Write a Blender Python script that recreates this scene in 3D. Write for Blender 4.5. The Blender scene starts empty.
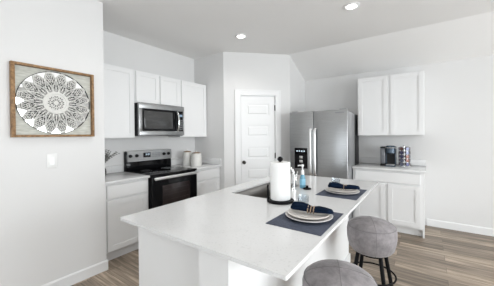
import bpy, bmesh, math, random
from math import sin, cos, pi, radians, sqrt
from mathutils import Vector, Matrix

random.seed(7)
scene = bpy.context.scene
COL = scene.collection

# ------------------------------------------------------------------ camera
CAM = dict(f=251.34, yaw=35.388, cx=247.53, y0=136.89, h=1.4177, X=3.491, Y=-1.873, pitch=0.494, roll=-0.4956)
def make_camera():
    a = radians(CAM['yaw']); t = radians(CAM['pitch']); q = radians(CAM['roll'])
    D0 = Vector((-sin(a), cos(a), 0)); R = Vector((cos(a), sin(a), 0)); DN = Vector((0, 0, -1))
    F = D0 * cos(t) + DN * sin(t)
    Dn = DN * cos(t) - D0 * sin(t)
    Rt = R * cos(q) - Dn * sin(q)
    Dw = Dn * cos(q) + R * sin(q)
    m = Matrix((Rt, -Dw, -F)).transposed().to_4x4()
    m.translation = (CAM['X'], CAM['Y'], CAM['h'])
    cd = bpy.data.cameras.new('camera')
    cd.sensor_fit = 'HORIZONTAL'; cd.sensor_width = 36.0
    cd.lens = CAM['f'] / 494.0 * 36.0
    cd.shift_x = (247.0 - CAM['cx']) / 494.0
    cd.shift_y = (CAM['y0'] - 143.0) / 494.0
    cd.clip_start = 0.05; cd.clip_end = 200
    o = bpy.data.objects.new('camera', cd); COL.objects.link(o)
    o.matrix_world = m
    scene.camera = o
make_camera()

# ------------------------------------------------------------------ world, daylight, exposure
w = bpy.data.worlds.new('world'); scene.world = w; w.use_nodes = True
bg = w.node_tree.nodes['Background']
bg.inputs['Color'].default_value = (0.86, 0.93, 1.0, 1); bg.inputs['Strength'].default_value = 1.6
def area(name, loc, rot, sx, sy, power, col=(1, 1, 1)):
    l = bpy.data.lights.new(name, 'AREA'); l.shape = 'RECTANGLE'; l.size = sx; l.size_y = sy
    l.energy = power; l.color = col
    o = bpy.data.objects.new(name, l); COL.objects.link(o); o.location = loc; o.rotation_euler = rot
    return o
RX, FY = 7.4, -4.6           # right wall plane, wall behind the camera
WIN_R = [(-3.6, -1.6, .35, 2.5), (-.9, 1.6, .10, 2.58)]    # y0,y1,z0,z1
WIN_F = [(1.3, 2.9, .8, 2.3), (3.5, 5.1, .8, 2.3), (5.6, 7.0, .8, 2.3)]            # x0,x1,z0,z1
PR = [92, 122]; PF = [12, 12, 12]; UP = 5
for (a, b, c, d), p in zip(WIN_R, PR):
    area('window_daylight', (RX + .20, (a + b) / 2, (c + d) / 2), (0, radians(90 + UP), 0), d - c, b - a, p, (.97, .985, 1))
for (a, b, c, d), p in zip(WIN_F, PF):
    area('window_daylight', ((a + b) / 2, FY - .20, (c + d) / 2), (radians(90 + UP), 0, 0), b - a, d - c, p, (.97, .985, 1))
vs = scene.view_settings
vs.view_transform = 'Standard'; vs.look = 'None'; vs.gamma = 1; vs.exposure = 0.43; vs.use_curve_mapping = False

# ------------------------------------------------------------------ materials
def newmat(name):
    m = bpy.data.materials.new(name); m.use_nodes = True
    return m, m.node_tree, m.node_tree.nodes['Principled BSDF']
def mat(name, col, rough=.5, metal=0., noise=0., nscale=8., bump=0., bscale=60., spec=None, sheen=0., trans=0., emis=None, es=0., coat=0., stretch=None, ior=None):
    m, t, b = newmat(name)
    b.inputs['Base Color'].default_value = (*col, 1); b.inputs['Roughness'].default_value = rough; b.inputs['Metallic'].default_value = metal
    if spec is not None: b.inputs['Specular IOR Level'].default_value = spec
    if sheen: b.inputs['Sheen Weight'].default_value = sheen; b.inputs['Sheen Roughness'].default_value = .4
    if trans: b.inputs['Transmission Weight'].default_value = trans
    if coat: b.inputs['Coat Weight'].default_value = coat
    if ior: b.inputs['IOR'].default_value = ior
    if emis: b.inputs['Emission Color'].default_value = (*emis, 1); b.inputs['Emission Strength'].default_value = es
    tc = t.nodes.new('ShaderNodeTexCoord'); src = tc.outputs['Object']
    if stretch:
        mp = t.nodes.new('ShaderNodeMapping'); mp.inputs['Scale'].default_value = stretch
        t.links.new(src, mp.inputs['Vector']); src = mp.outputs['Vector']
    n = t.nodes.new('ShaderNodeTexNoise'); n.inputs['Scale'].default_value = nscale; n.inputs['Detail'].default_value = 4
    t.links.new(src, n.inputs['Vector'])
    r = t.nodes.new('ShaderNodeMapRange'); r.inputs['To Min'].default_value = 1 - noise; r.inputs['To Max'].default_value = 1 + noise
    t.links.new(n.outputs['Fac'], r.inputs['Value'])
    v = t.nodes.new('ShaderNodeVectorMath'); v.operation = 'SCALE'; v.inputs[0].default_value = col
    t.links.new(r.outputs['Result'], v.inputs['Scale']); t.links.new(v.outputs['Vector'], b.inputs['Base Color'])
    if bump:
        n2 = t.nodes.new('ShaderNodeTexNoise'); n2.inputs['Scale'].default_value = bscale; n2.inputs['Detail'].default_value = 3
        t.links.new(src, n2.inputs['Vector'])
        bp = t.nodes.new('ShaderNodeBump'); bp.inputs['Strength'].default_value = bump; bp.inputs['Distance'].default_value = .004
        t.links.new(n2.outputs['Fac'], bp.inputs['Height']); t.links.new(bp.outputs['Normal'], b.inputs['Normal'])
    return m

M = {}
M['wall'] = mat('wall_paint', (.725, .72, .715), .75, noise=.012, nscale=2.2, bump=.12, bscale=160)
M['ceil'] = mat('ceiling_paint', (.86, .852, .842), .85, noise=.012, nscale=2, bump=.15, bscale=120)
M['trim'] = mat('trim_paint', (.80, .80, .80), .4, noise=.006)
M['cab'] = mat('cabinet_paint', (.80, .80, .80), .38, noise=.008, nscale=3)
M['cabin'] = mat('cabinet_shadow_gap', (.55, .55, .55), .6)
M['black'] = mat('black_metal', (.006, .006, .007), .5, spec=.1, noise=.1, nscale=30)
M['blackplastic'] = mat('black_plastic', (.010, .010, .011), .5, spec=.3, noise=.1, nscale=30)
M['blackglass'] = mat('black_glass', (.004, .004, .005), .07, noise=.1, spec=.2)
M['ovenglass'] = mat('oven_window_glass', (.03, .022, .022), .08, spec=.4, noise=.3, nscale=6)
M['mwglass'] = mat('microwave_window_glass', (.055, .055, .055), .12, noise=.15, nscale=20)
M['chrome'] = mat('chrome', (.82, .83, .84), .08, 1., noise=.02)
M['sinksteel'] = mat('sink_steel', (.34, .33, .32), .35, .85, noise=.1, nscale=10, stretch=(1, 8, 1))
M['white'] = mat('white_plastic', (.84, .84, .84), .35, noise=.005)
M['display'] = mat('lit_display', (.02, .03, .04), .2, emis=(.5, .7, .9), es=.35)
M['displayink'] = mat('display_digits', (.5, .6, .65), .3, emis=(.7, .85, 1), es=.6)
M['greyprint'] = mat('grey_print', (.25, .26, .27), .4)
M['bronze'] = mat('dark_bronze', (.05, .045, .04), .3, .8)
M['ceramic'] = mat('white_ceramic', (.72, .71, .68), .35, noise=.05, nscale=25)
M['jarlid'] = mat('brown_wood_lid', (.28, .19, .12), .5, noise=.3, nscale=25)
M['leaf'] = mat('grey_leaf', (.16, .17, .16), .6, noise=.4, nscale=30)
M['stem'] = mat('dry_stem', (.12, .10, .08), .7, noise=.2)
M['plate'] = mat('cream_stoneware', (.68, .64, .60), .32, noise=.05, nscale=14)
M['platerim'] = mat('greyblue_stoneware', (.60, .585, .58), .3, noise=.06, nscale=14)
M['navy'] = mat('navy_cloth', (.0025, .009, .024), .85, noise=.35, nscale=35, bump=.5, bscale=60, spec=.1)
M['ringwood'] = mat('wooden_ring', (.27, .19, .13), .5, noise=.25, nscale=60)
M['paper'] = mat('paper_towel', (.86, .86, .85), .9, noise=.01, bump=.5, bscale=130)
M['soap'] = mat('blue_soap', (.16, .37, .50), .12, noise=.05)
M['clear'] = None
M['pod'] = mat('pod_cup', (.12, .10, .11), .4, noise=.2)
M['foilcopper'] = mat('copper_foil', (.14, .07, .06), .3, .5, noise=.1)
M['foilsilver'] = mat('silver_foil', (.15, .16, .22), .35, .6, noise=.1)
M['foildark'] = mat('dark_foil', (.06, .06, .12), .3, .4, noise=.2)
M['slate'] = mat('slate_blue_plastic', (.055, .08, .11), .25, .3, noise=.05)
M['tank'] = mat('smoky_tank', (.14, .145, .16), .12, noise=.2, nscale=30)
M['lampglow'] = mat('lit_lamp_lens', (.9, .9, .9), .5, emis=(1, .97, .92), es=9)
M['frameside'] = mat('window_frame_vinyl', (.8, .8, .8), .4)
M['outlet'] = mat('outlet_plate', (.78, .78, .77), .35)
M['medal'] = mat('carved_white_wood', (.66, .65, .62), .6, noise=.14, nscale=60)
M['medaldark'] = mat('grey_carving_ground', (.022, .021, .019), .7, noise=.4, nscale=40)
M['mirror'] = mat('mirror', (.93, .94, .94), .03, 1.)

def steel(name, col, vertical=True, rough=.28):
    m, t, b = newmat(name)
    b.inputs['Metallic'].default_value = .92; b.inputs['Roughness'].default_value = rough
    tc = t.nodes.new('ShaderNodeTexCoord'); mp = t.nodes.new('ShaderNodeMapping')
    mp.inputs['Scale'].default_value = (1.2, 1.2, 160) if vertical else (160, 160, 1.2)
    t.links.new(tc.outputs['Object'], mp.inputs['Vector'])
    n = t.nodes.new('ShaderNodeTexNoise'); n.inputs['Scale'].default_value = 3; n.inputs['Detail'].default_value = 3
    t.links.new(mp.outputs['Vector'], n.inputs['Vector'])
    cr = t.nodes.new('ShaderNodeValToRGB')
    cr.color_ramp.elements[0].position = .3; cr.color_ramp.elements[0].color = (*[c * .86 for c in col], 1)
    cr.color_ramp.elements[1].position = .7; cr.color_ramp.elements[1].color = (*[min(1, c * 1.12) for c in col], 1)
    t.links.new(n.outputs['Fac'], cr.inputs['Fac']); t.links.new(cr.outputs['Color'], b.inputs['Base Color'])
    mr = t.nodes.new('ShaderNodeMapRange'); mr.inputs['To Min'].default_value = rough - .05; mr.inputs['To Max'].default_value = rough + .08
    t.links.new(n.outputs['Fac'], mr.inputs['Value']); t.links.new(mr.outputs['Result'], b.inputs['Roughness'])
    return m
M['steel'] = steel('brushed_steel', (.39, .395, .40))
M['steelside'] = mat('grey_painted_steel', (.36, .365, .375), .35, .5, noise=.05)
M['steelbar'] = steel('satin_steel', (.78, .78, .78), False, .36)

def clear_mat(name, tint, mixf=.12):
    m, t, b = newmat(name)
    out = t.nodes['Material Output']
    tr = t.nodes.new('ShaderNodeBsdfTransparent'); tr.inputs['Color'].default_value = (*tint, 1)
    gl = t.nodes.new('ShaderNodeBsdfGlossy'); gl.inputs['Roughness'].default_value = .03
    fr = t.nodes.new('ShaderNodeLayerWeight'); fr.inputs['Blend'].default_value = .25
    mr = t.nodes.new('ShaderNodeMapRange'); mr.inputs['To Min'].default_value = mixf * .4; mr.inputs['To Max'].default_value = .75
    t.links.new(fr.outputs['Facing'], mr.inputs['Value'])
    mx = t.nodes.new('ShaderNodeMixShader')
    t.links.new(mr.outputs['Result'], mx.inputs['Fac']); t.links.new(tr.outputs[0], mx.inputs[1]); t.links.new(gl.outputs[0], mx.inputs[2])
    t.links.new(mx.outputs[0], out.inputs['Surface']); t.nodes.remove(b)
    return m
M['clear'] = clear_mat('clear_glass', (.93, .95, .965))
M['winglass'] = clear_mat('window_glass', (.97, .98, .98), .05)

def quartz():
    m, t, b = newmat('white_quartz')
    b.inputs['Roughness'].default_value = .13
    tc = t.nodes.new('ShaderNodeTexCoord')
    n = t.nodes.new('ShaderNodeTexNoise'); n.inputs['Scale'].default_value = 90; n.inputs['Detail'].default_value = 3
    n2 = t.nodes.new('ShaderNodeTexNoise'); n2.inputs['Scale'].default_value = 5; n2.inputs['Detail'].default_value = 6; n2.inputs['Distortion'].default_value = 1.2
    t.links.new(tc.outputs['Object'], n.inputs['Vector']); t.links.new(tc.outputs['Object'], n2.inputs['Vector'])
    c1 = t.nodes.new('ShaderNodeValToRGB'); c1.color_ramp.elements[0].position = .28; c1.color_ramp.elements[0].color = (.61, .61, .61, 1)
    c1.color_ramp.elements[1].position = .42; c1.color_ramp.elements[1].color = (.70, .70, .70, 1)
    c2 = t.nodes.new('ShaderNodeValToRGB'); c2.color_ramp.elements[0].position = .30; c2.color_ramp.elements[0].color = (.96, .96, .96, 1)
    c2.color_ramp.elements[1].position = .45; c2.color_ramp.elements[1].color = (1, 1, 1, 1)
    t.links.new(n.outputs['Fac'], c1.inputs['Fac']); t.links.new(n2.outputs['Fac'], c2.inputs['Fac'])
    mx = t.nodes.new('ShaderNodeMix'); mx.data_type = 'RGBA'; mx.blend_type = 'MULTIPLY'; mx.inputs['Factor'].default_value = 1
    t.links.new(c1.outputs['Color'], mx.inputs[6]); t.links.new(c2.outputs['Color'], mx.inputs[7])
    t.links.new(mx.outputs[2], b.inputs['Base Color'])
    return m
M['quartz'] = quartz()

def floor_mat():
    m, t, b = newmat('vinyl_plank_floor')
    b.inputs['Roughness'].default_value = .42
    tc = t.nodes.new('ShaderNodeTexCoord')
    br = t.nodes.new('ShaderNodeTexBrick')
    br.inputs['Scale'].default_value = 1; br.inputs['Brick Width'].default_value = 1.22; br.inputs['Row Height'].default_value = .150
    br.inputs['Mortar Size'].default_value = .0018; br.offset = .37; br.offset_frequency = 2
    br.inputs['Color1'].default_value = (0, 0, 0, 1); br.inputs['Color2'].default_value = (1, 1, 1, 1); br.inputs['Mortar'].default_value = (.5, .5, .5, 1)
    t.links.new(tc.outputs['Object'], br.inputs['Vector'])
    # grain, shifted per plank
    sep = t.nodes.new('ShaderNodeSeparateColor'); t.links.new(br.outputs['Color'], sep.inputs['Color'])
    ml = t.nodes.new('ShaderNodeMath'); ml.operation = 'MULTIPLY'; ml.inputs[1].default_value = 37
    t.links.new(sep.outputs['Red'], ml.inputs[0])
    cb = t.nodes.new('ShaderNodeCombineXYZ'); t.links.new(ml.outputs[0], cb.inputs['Z'])
    ad = t.nodes.new('ShaderNodeVectorMath'); ad.operation = 'ADD'
    t.links.new(tc.outputs['Object'], ad.inputs[0]); t.links.new(cb.outputs[0], ad.inputs[1])
    mp = t.nodes.new('ShaderNodeMapping'); mp.inputs['Scale'].default_value = (1.3, 26, 1)
    t.links.new(ad.outputs[0], mp.inputs['Vector'])
    n = t.nodes.new('ShaderNodeTexNoise'); n.inputs['Scale'].default_value = 1.6; n.inputs['Detail'].default_value = 7; n.inputs['Roughness'].default_value = .62
    n.inputs['Distortion'].default_value = .15
    t.links.new(mp.outputs[0], n.inputs['Vector'])
    cr = t.nodes.new('ShaderNodeValToRGB'); e = cr.color_ramp.elements
    e[0].position = .30; e[0].color = (.11, .088, .062, 1)
    e[1].position = .71; e[1].color = (.48, .385, .30, 1)
    k = e.new(.5); k.color = (.265, .21, .16, 1)
    t.links.new(n.outputs['Fac'], cr.inputs['Fac'])
    mr = t.nodes.new('ShaderNodeMapRange'); mr.inputs['To Min'].default_value = .60; mr.inputs['To Max'].default_value = 1.45
    t.links.new(sep.outputs['Red'], mr.inputs['Value'])
    sc = t.nodes.new('ShaderNodeVectorMath'); sc.operation = 'SCALE'
    t.links.new(cr.outputs['Color'], sc.inputs[0]); t.links.new(mr.outputs['Result'], sc.inputs['Scale'])
    mm = t.nodes.new('ShaderNodeMapRange'); mm.inputs['To Min'].default_value = 1; mm.inputs['To Max'].default_value = .45
    t.links.new(br.outputs['Fac'], mm.inputs['Value'])
    s2 = t.nodes.new('ShaderNodeVectorMath'); s2.operation = 'SCALE'
    t.links.new(sc.outputs[0], s2.inputs[0]); t.links.new(mm.outputs['Result'], s2.inputs['Scale'])
    t.links.new(s2.outputs[0], b.inputs['Base Color'])
    bp = t.nodes.new('ShaderNodeBump'); bp.inputs['Strength'].default_value = .15; bp.inputs['Distance'].default_value = .002
    t.links.new(n.outputs['Fac'], bp.inputs['Height']); t.links.new(bp.outputs[0], b.inputs['Normal'])
    return m
M['floor'] = floor_mat()

def wood_mat(name, c0, c1, scale=(2, 30, 30)):
    m, t, b = newmat(name); b.inputs['Roughness'].default_value = .55
    tc = t.nodes.new('ShaderNodeTexCoord'); mp = t.nodes.new('ShaderNodeMapping'); mp.inputs['Scale'].default_value = scale
    t.links.new(tc.outputs['Object'], mp.inputs[0])
    n = t.nodes.new('ShaderNodeTexNoise'); n.inputs['Scale'].default_value = 2.5; n.inputs['Detail'].default_value = 6
    t.links.new(mp.outputs[0], n.inputs['Vector'])
    cr = t.nodes.new('ShaderNodeValToRGB'); cr.color_ramp.elements[0].position = .3; cr.color_ramp.elements[0].color = (*c0, 1)
    cr.color_ramp.elements[1].position = .7; cr.color_ramp.elements[1].color = (*c1, 1)
    t.links.new(n.outputs['Fac'], cr.inputs[0]); t.links.new(cr.outputs[0], b.inputs['Base Color'])
    return m
M['artframe'] = wood_mat('brown_frame_wood', (.15, .075, .028), (.36, .21, .095), (20, 20, 20))
M['artback'] = wood_mat('whitewashed_board', (.42, .42, .37), (.60, .60, .55), (6, 6, 30))

def weave(name, c0, c1, sc=260):
    m, t, b = newmat(name); b.inputs['Roughness'].default_value = .8
    tc = t.nodes.new('ShaderNodeTexCoord')
    ch = t.nodes.new('ShaderNodeTexChecker'); ch.inputs['Scale'].default_value = sc
    t.links.new(tc.outputs['Object'], ch.inputs['Vector'])
    ch.inputs['Color1'].default_value = (*c0, 1); ch.inputs['Color2'].default_value = (*c1, 1)
    n = t.nodes.new('ShaderNodeTexNoise'); n.inputs['Scale'].default_value = 70
    mp = t.nodes.new('ShaderNodeMapping'); mp.inputs['Scale'].default_value = (.5, 3, 1)
    t.links.new(tc.outputs['Object'], mp.inputs[0]); t.links.new(mp.outputs[0], n.inputs['Vector'])
    mx = t.nodes.new('ShaderNodeMix'); mx.data_type = 'RGBA'; mx.blend_type = 'OVERLAY'; mx.inputs['Factor'].default_value = .8
    t.links.new(ch.outputs['Color'], mx.inputs[6]); t.links.new(n.outputs['Fac'], mx.inputs[7])
    t.links.new(mx.outputs[2], b.inputs['Base Color'])
    return m
M['mat'] = weave('navy_woven_placemat', (.022, .029, .050), (.085, .10, .145), 200)

def velvet():
    m, t, b = newmat('grey_velvet')
    b.inputs['Roughness'].default_value = .85; b.inputs['Sheen Weight'].default_value = .25; b.inputs['Sheen Roughness'].default_value = .35
    tc = t.nodes.new('ShaderNodeTexCoord')
    n = t.nodes.new('ShaderNodeTexNoise'); n.inputs['Scale'].default_value = 14; n.inputs['Detail'].default_value = 8; n.inputs['Roughness'].default_value = .75
    t.links.new(tc.outputs['Object'], n.inputs['Vector'])
    cr = t.nodes.new('ShaderNodeValToRGB'); cr.color_ramp.elements[0].position = .3; cr.color_ramp.elements[0].color = (.155, .143, .15, 1)
    cr.color_ramp.elements[1].position = .72; cr.color_ramp.elements[1].color = (.33, .305, .31, 1)
    t.links.new(n.outputs['Fac'], cr.inputs[0]); t.links.new(cr.outputs[0], b.inputs['Base Color'])
    n2 = t.nodes.new('ShaderNodeTexNoise'); n2.inputs['Scale'].default_value = 180
    t.links.new(tc.outputs['Object'], n2.inputs['Vector'])
    bp = t.nodes.new('ShaderNodeBump'); bp.inputs['Strength'].default_value = .3; bp.inputs['Distance'].default_value = .002
    t.links.new(n2.outputs['Fac'], bp.inputs['Height']); t.links.new(bp.outputs[0], b.inputs['Normal'])
    return m
M['velvet'] = velvet()
M['piping'] = mat('dark_seam_thread', (.17, .16, .165), .9)

# ------------------------------------------------------------------ mesh helper
class MB:
    """collects solids; out() links them as one mesh object"""
    def __init__(s, mtx=None): s.bm = bmesh.new(); s.m = mtx or Matrix.Identity(4)
    def _add(s, tb):
        me = bpy.data.meshes.new('t'); tb.to_mesh(me); tb.free()
        n = len(s.bm.verts); s.bm.from_mesh(me); bpy.data.meshes.remove(me)
        s.bm.verts.ensure_lookup_table()
        for v in s.bm.verts[n:]: v.co = s.m @ v.co
    def box(s, a, b, bev=0., seg=2):
        tb = bmesh.new(); bmesh.ops.create_cube(tb, size=1)
        for v in tb.verts: v.co = Vector([(a[i] + b[i]) / 2 + v.co[i] * (b[i] - a[i]) for i in range(3)])
        if bev: bmesh.ops.bevel(tb, geom=tb.edges[:], offset=bev, segments=seg, profile=.5, affect='EDGES')
        s._add(tb); return s
    def lathe(s, prof, c=(0, 0, 0), seg=32, axis='z', sx=1., sy=1.):
        tb = bmesh.new(); rings = []
        for r, z in prof:
            if r < 1e-6: rings.append([tb.verts.new((0, 0, z))])
            else: rings.append([tb.verts.new((r * sx * cos(2 * pi * k / seg), r * sy * sin(2 * pi * k / seg), z)) for k in range(seg)])
        for A, B in zip(rings, rings[1:]):
            for k in range(seg):
                k2 = (k + 1) % seg
                if len(A) == 1 and len(B) == 1: continue
                if len(A) == 1: tb.faces.new((A[0], B[k2], B[k]))
                elif len(B) == 1: tb.faces.new((A[k], A[k2], B[0]))
                else: tb.faces.new((A[k], A[k2], B[k2], B[k]))
        if axis == 'x': R = Matrix.Rotation(radians(90), 4, 'Y')
        elif axis == 'y': R = Matrix.Rotation(radians(-90), 4, 'X')
        else: R = Matrix.Identity(4)
        for v in tb.verts: v.co = R @ v.co + Vector(c)
        bmesh.ops.recalc_face_normals(tb, faces=tb.faces[:])
        s._add(tb); return s
    def cyl(s, c, r, h, axis='z', seg=28, bev=0.):
        b = min(bev, r * .45, h * .45)
        p = [(0, 0), (r - b, 0), (r, b), (r, h - b), (r - b, h), (0, h)] if b else [(0, 0), (r, 0), (r, h), (0, h)]
        return s.lathe(p, c, seg, axis)
    def tube(s, pts, r, seg=12, closed=False, flat=1.):
        tb = bmesh.new(); P = [Vector(p) for p in pts]; n = len(P); rings = []
        up = Vector((0, 0, 1)); prev = None
        for i in range(n):
            if closed: d = (P[(i + 1) % n] - P[i - 1]).normalized()
            else: d = (P[min(i + 1, n - 1)] - P[max(i - 1, 0)]).normalized()
            a = prev if prev is not None else (up if abs(d.dot(up)) < .95 else Vector((1, 0, 0)))
            x = (a - d * a.dot(d)).normalized(); y = d.cross(x); prev = x
            rr = r(i / (n - 1 if n > 1 else 1)) if callable(r) else r
            rings.append([tb.verts.new(P[i] + x * cos(2 * pi * k / seg) * rr * flat + y * sin(2 * pi * k / seg) * rr) for k in range(seg)])
        m = n if closed else n - 1
        for i in range(m):
            A, B = rings[i], rings[(i + 1) % n]
            for k in range(seg): tb.faces.new((A[k], A[(k + 1) % seg], B[(k + 1) % seg], B[k]))
        if not closed: tb.faces.new(rings[0][::-1]); tb.faces.new(rings[-1])
        bmesh.ops.recalc_face_normals(tb, faces=tb.faces[:])
        s._add(tb); return s
    def prism(s, poly, z0, z1, f=None):
        """poly of 2D points, extruded; f(u,v,w)->xyz"""
        tb = bmesh.new(); f = f or (lambda u, v, w_: (u, v, w_))
        A = [tb.verts.new(f(u, v, z0)) for u, v in poly]; B = [tb.verts.new(f(u, v, z1)) for u, v in poly]
        tb.faces.new(A[::-1]); tb.faces.new(B)
        for k in range(len(poly)): tb.faces.new((A[k], A[(k + 1) % len(poly)], B[(k + 1) % len(poly)], B[k]))
        bmesh.ops.recalc_face_normals(tb, faces=tb.faces[:])
        s._add(tb); return s
    def slab_hole(s, outer, inner, z0, z1):
        tb = bmesh.new()
        def loop(pts, z): return [tb.verts.new((x, y, z)) for x, y in pts]
        for z in (z0, z1):
            o, i = loop(outer, z), loop(inner, z); es = []
            for L in (o, i): es += [tb.edges.new((L[k], L[(k + 1) % len(L)])) for k in range(len(L))]
            bmesh.ops.triangle_fill(tb, use_beauty=True, use_dissolve=False, edges=es)
            if z == z0: oa, ia = o, i
        for L0, L1 in ((oa, o), (ia, i)):
            for k in range(len(L0)): tb.faces.new((L0[k], L0[(k + 1) % len(L0)], L1[(k + 1) % len(L0)], L1[k]))
        bmesh.ops.recalc_face_normals(tb, faces=tb.faces[:])
        s._add(tb); return s
    def out(s, name, m, parent=None, smooth=35):
        me = bpy.data.meshes.new(name)
        if parent is not None:
            off = Vector(parent.location); p = parent.parent
            while p is not None: off += Vector(p.location); p = p.parent
            for v in s.bm.verts: v.co -= off
        s.bm.to_mesh(me); s.bm.free()
        me.materials.append(m)
        if smooth:
            me.shade_smooth(); me.set_sharp_from_angle(angle=radians(smooth))
        o = bpy.data.objects.new(name, me); COL.objects.link(o)
        if parent is not None: o.parent = parent
        return o

def tag(o, label, cat, group=None, kind=None):
    if label: o['label'] = label
    if cat: o['category'] = cat
    if group: o['group'] = group
    if kind: o['kind'] = kind
    return o
def thing(name, label, cat, loc=(0, 0, 0), group=None):
    o = bpy.data.objects.new(name, None); COL.objects.link(o); o.location = loc; o.empty_display_size = .05
    return tag(o, label, cat, group)
def struct(o, label=None):
    o['kind'] = 'structure'
    if label: o['label'] = label
    return o
def copy_tree(o, parent=None):
    c = o.copy(); COL.objects.link(c)
    if parent is not None: c.parent = parent
    for ch in list(o.children): copy_tree(ch, c)
    return c
def plab(o, label): o['label'] = label; return o

# ------------------------------------------------------------------ room shell
ZC, ZF, YB, YC = 2.818, 2.475, 2.862, 2.15
YS, XS, X2 = 1.354, .713, 1.540
Y2 = YS + X2 - XS
XW, YW = .726, -.585
T = .12
def ztop(y): return ZC if y <= YC else ZC + (ZF - ZC) * (y - YC) / (YB - YC)

struct(MB().box((-.12, FY - T, -.1), (RX + T, YB + T, 0)).out('floor', M['floor'], smooth=0), 'grey brown wood plank floor')
c = MB()
c.prism([(FY - T, ZC), (YC, ZC), (YB + T, ztop(YB + T)), (YB + T, ZC + .12), (FY - T, ZC + .12)], -.12, RX + T, lambda u, v, w_: (w_, u, v))
struct(c.out('ceiling', M['ceil'], smooth=0), 'light grey ceiling, flat then sloping down to the refrigerator wall')
struct(MB().box((-T, YW - .3, 0), (0, YS + .1, ZC)).out('wall_stove', M['wall'], smooth=0), 'pale grey wall behind the range')
struct(MB().box((-T, FY, 0), (XW, YW, ZC)).out('wall_left', M['wall'], smooth=0), 'pale grey wall carrying the framed carving')
pz = lambda a, b, y0, y1: None
struct(MB().prism([(YB, 0), (YB + T, 0), (YB + T, ztop(YB + T)), (YB, ZF)], X2 - T, RX, lambda u, v, w_: (w_, u, v)).out('wall_back', M['wall'], smooth=0), 'pale grey wall behind the refrigerator')
# pantry walls
pm = MB()
pm.box((0, YS, 0), (XS, YS + .1, ZC))
dirv = Vector((1, 1, 0)).normalized(); nrm = Vector((1, -1, 0)).normalized()
L = (X2 - XS) * sqrt(2)
def dg(s_, z, d):   # along the diagonal wall, height, distance out towards the room
    p = Vector((XS, YS, 0)) + dirv * s_ + nrm * d
    return (p.x, p.y, z)
DS0, DS1, DZ = .277, .901, 2.10
def dbox(mb, s0, s1, z0, z1, d0, d1): mb.prism([(s0, z0), (s1, z0), (s1, z1), (s0, z1)], d0, d1, lambda u, v, w_: dg(u, v, w_))
pm.prism([(0, 0), (DS0, 0), (DS0, DZ), (DS1, DZ), (DS1, 0), (L, 0), (L, ZC - .016), (L-.05, ZC), (0, ZC)], -.1, 0, lambda u, v, w_: dg(u, v, w_))
pm.prism([(Y2, 0), (YB, 0), (YB, ZF), (Y2, ztop(Y2))], X2 - .1, X2, lambda u, v, w_: (w_, u, v))
struct(pm.out('wall_pantry', M['wall'], smooth=0), 'pale grey corner pantry walls around the white door')

def wall_holes(name, axis, plane, t, u0, u1, top, holes, label):
    mb = MB()
    def bx(ua, ub, za, zb):
        if axis == 'x': mb.box((plane, ua, za), (plane + t, ub, zb))
        else: mb.box((ua, plane - t, za), (ub, plane, zb))
    us = sorted(holes); cur = u0
    for (a, b, z0, z1) in us:
        bx(cur, a, 0, top); bx(a, b, 0, z0); bx(a, b, z1, top); cur = b
    bx(cur, u1, 0, top)
    return struct(mb.out(name, M['wall'], smooth=0), label)
wall_holes('wall_right', 'x', RX, T, FY, YC, ZC, WIN_R, 'pale grey window wall at the right')
struct(MB().prism([(YC, 0), (YB, 0), (YB, ZF), (YC, ZC)], RX, RX + T, lambda u, v, w_: (w_, u, v)).out('wall_right_end', M['wall'], smooth=0))
wall_holes('wall_front', 'y', FY, T, XW, RX, ZC, WIN_F, 'pale grey wall behind the viewer')
wi = 0
def window(axis, plane, a, b, z0, z1):
    global wi; wi += 1
    f = MB(); g = MB(); w_ = .05
    def bx(mb, ua, ub, za, zb, d0, d1):
        if axis == 'x': mb.box((plane + d0, ua, za), (plane + d1, ub, zb), .003 if mb is f else 0)
        else: mb.box((ua, plane - d1, za), (ub, plane - d0, zb), .003 if mb is f else 0)
    m_ = (z0 + z1) / 2
    bx(f, a, b, z0, z0 + w_, .03, .10); bx(f, a, b, z1 - w_, z1, .03, .10)
    bx(f, a, a + w_, z0 + w_, z1 - w_, .03, .10); bx(f, b - w_, b, z0 + w_, z1 - w_, .03, .10)
    bx(f, a + w_, b - w_, m_ - .02, m_ + .02, .04, .09)
    o = f.out('window_%d' % wi, M['frameside']); struct(o)
    bx(g, a + w_, b - w_, z0 + w_, z1 - w_, .06, .066)
    g.out('window_pane', M['winglass'], o)
for h_ in WIN_R: window('x', RX, *h_)
for h_ in WIN_F: window('y', FY, *h_)

# baseboards
def baseboard(name, p0, p1, nx, ny, hgt=.105, t=.014):
    p0 = Vector((*p0, 0)); p1 = Vector((*p1, 0)); d = p1 - p0; n = Vector((nx, ny, 0))
    prof = [(0, 0), (t, 0), (t, hgt - .012), (t * .45, hgt), (0, hgt)]
    mb = MB(); mb.prism(prof, 0, 1, lambda u, v, w_: tuple(p0 + d * w_ + n * u + Vector((0, 0, v))))
    return struct(mb.out(name, M['trim'], smooth=0))
baseboard('baseboard_left', (XW, FY), (XW, YW + .014), 1, 0)
baseboard('baseboard_left_return', (.645, YW), (XW, YW), 0, 1)
baseboard('baseboard_back', (3.50, YB), (RX, YB), 0, -1)
baseboard('baseboard_right', (RX, FY), (RX, YB), -1, 0)
baseboard('baseboard_front', (XW, FY), (RX, FY), 0, 1)
for nm, s0, s1 in (('baseboard_pantry_left', 0, DS0 - .095), ('baseboard_pantry_right', DS1 + .095, L)):
    mb = MB(); mb.prism([(0, 0), (.014, 0), (.014, .093), (.006, .105), (0, .105)], s0, s1, lambda u, v, w_: dg(w_, v, u)); struct(mb.out(nm, M['trim'], smooth=0))

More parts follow.
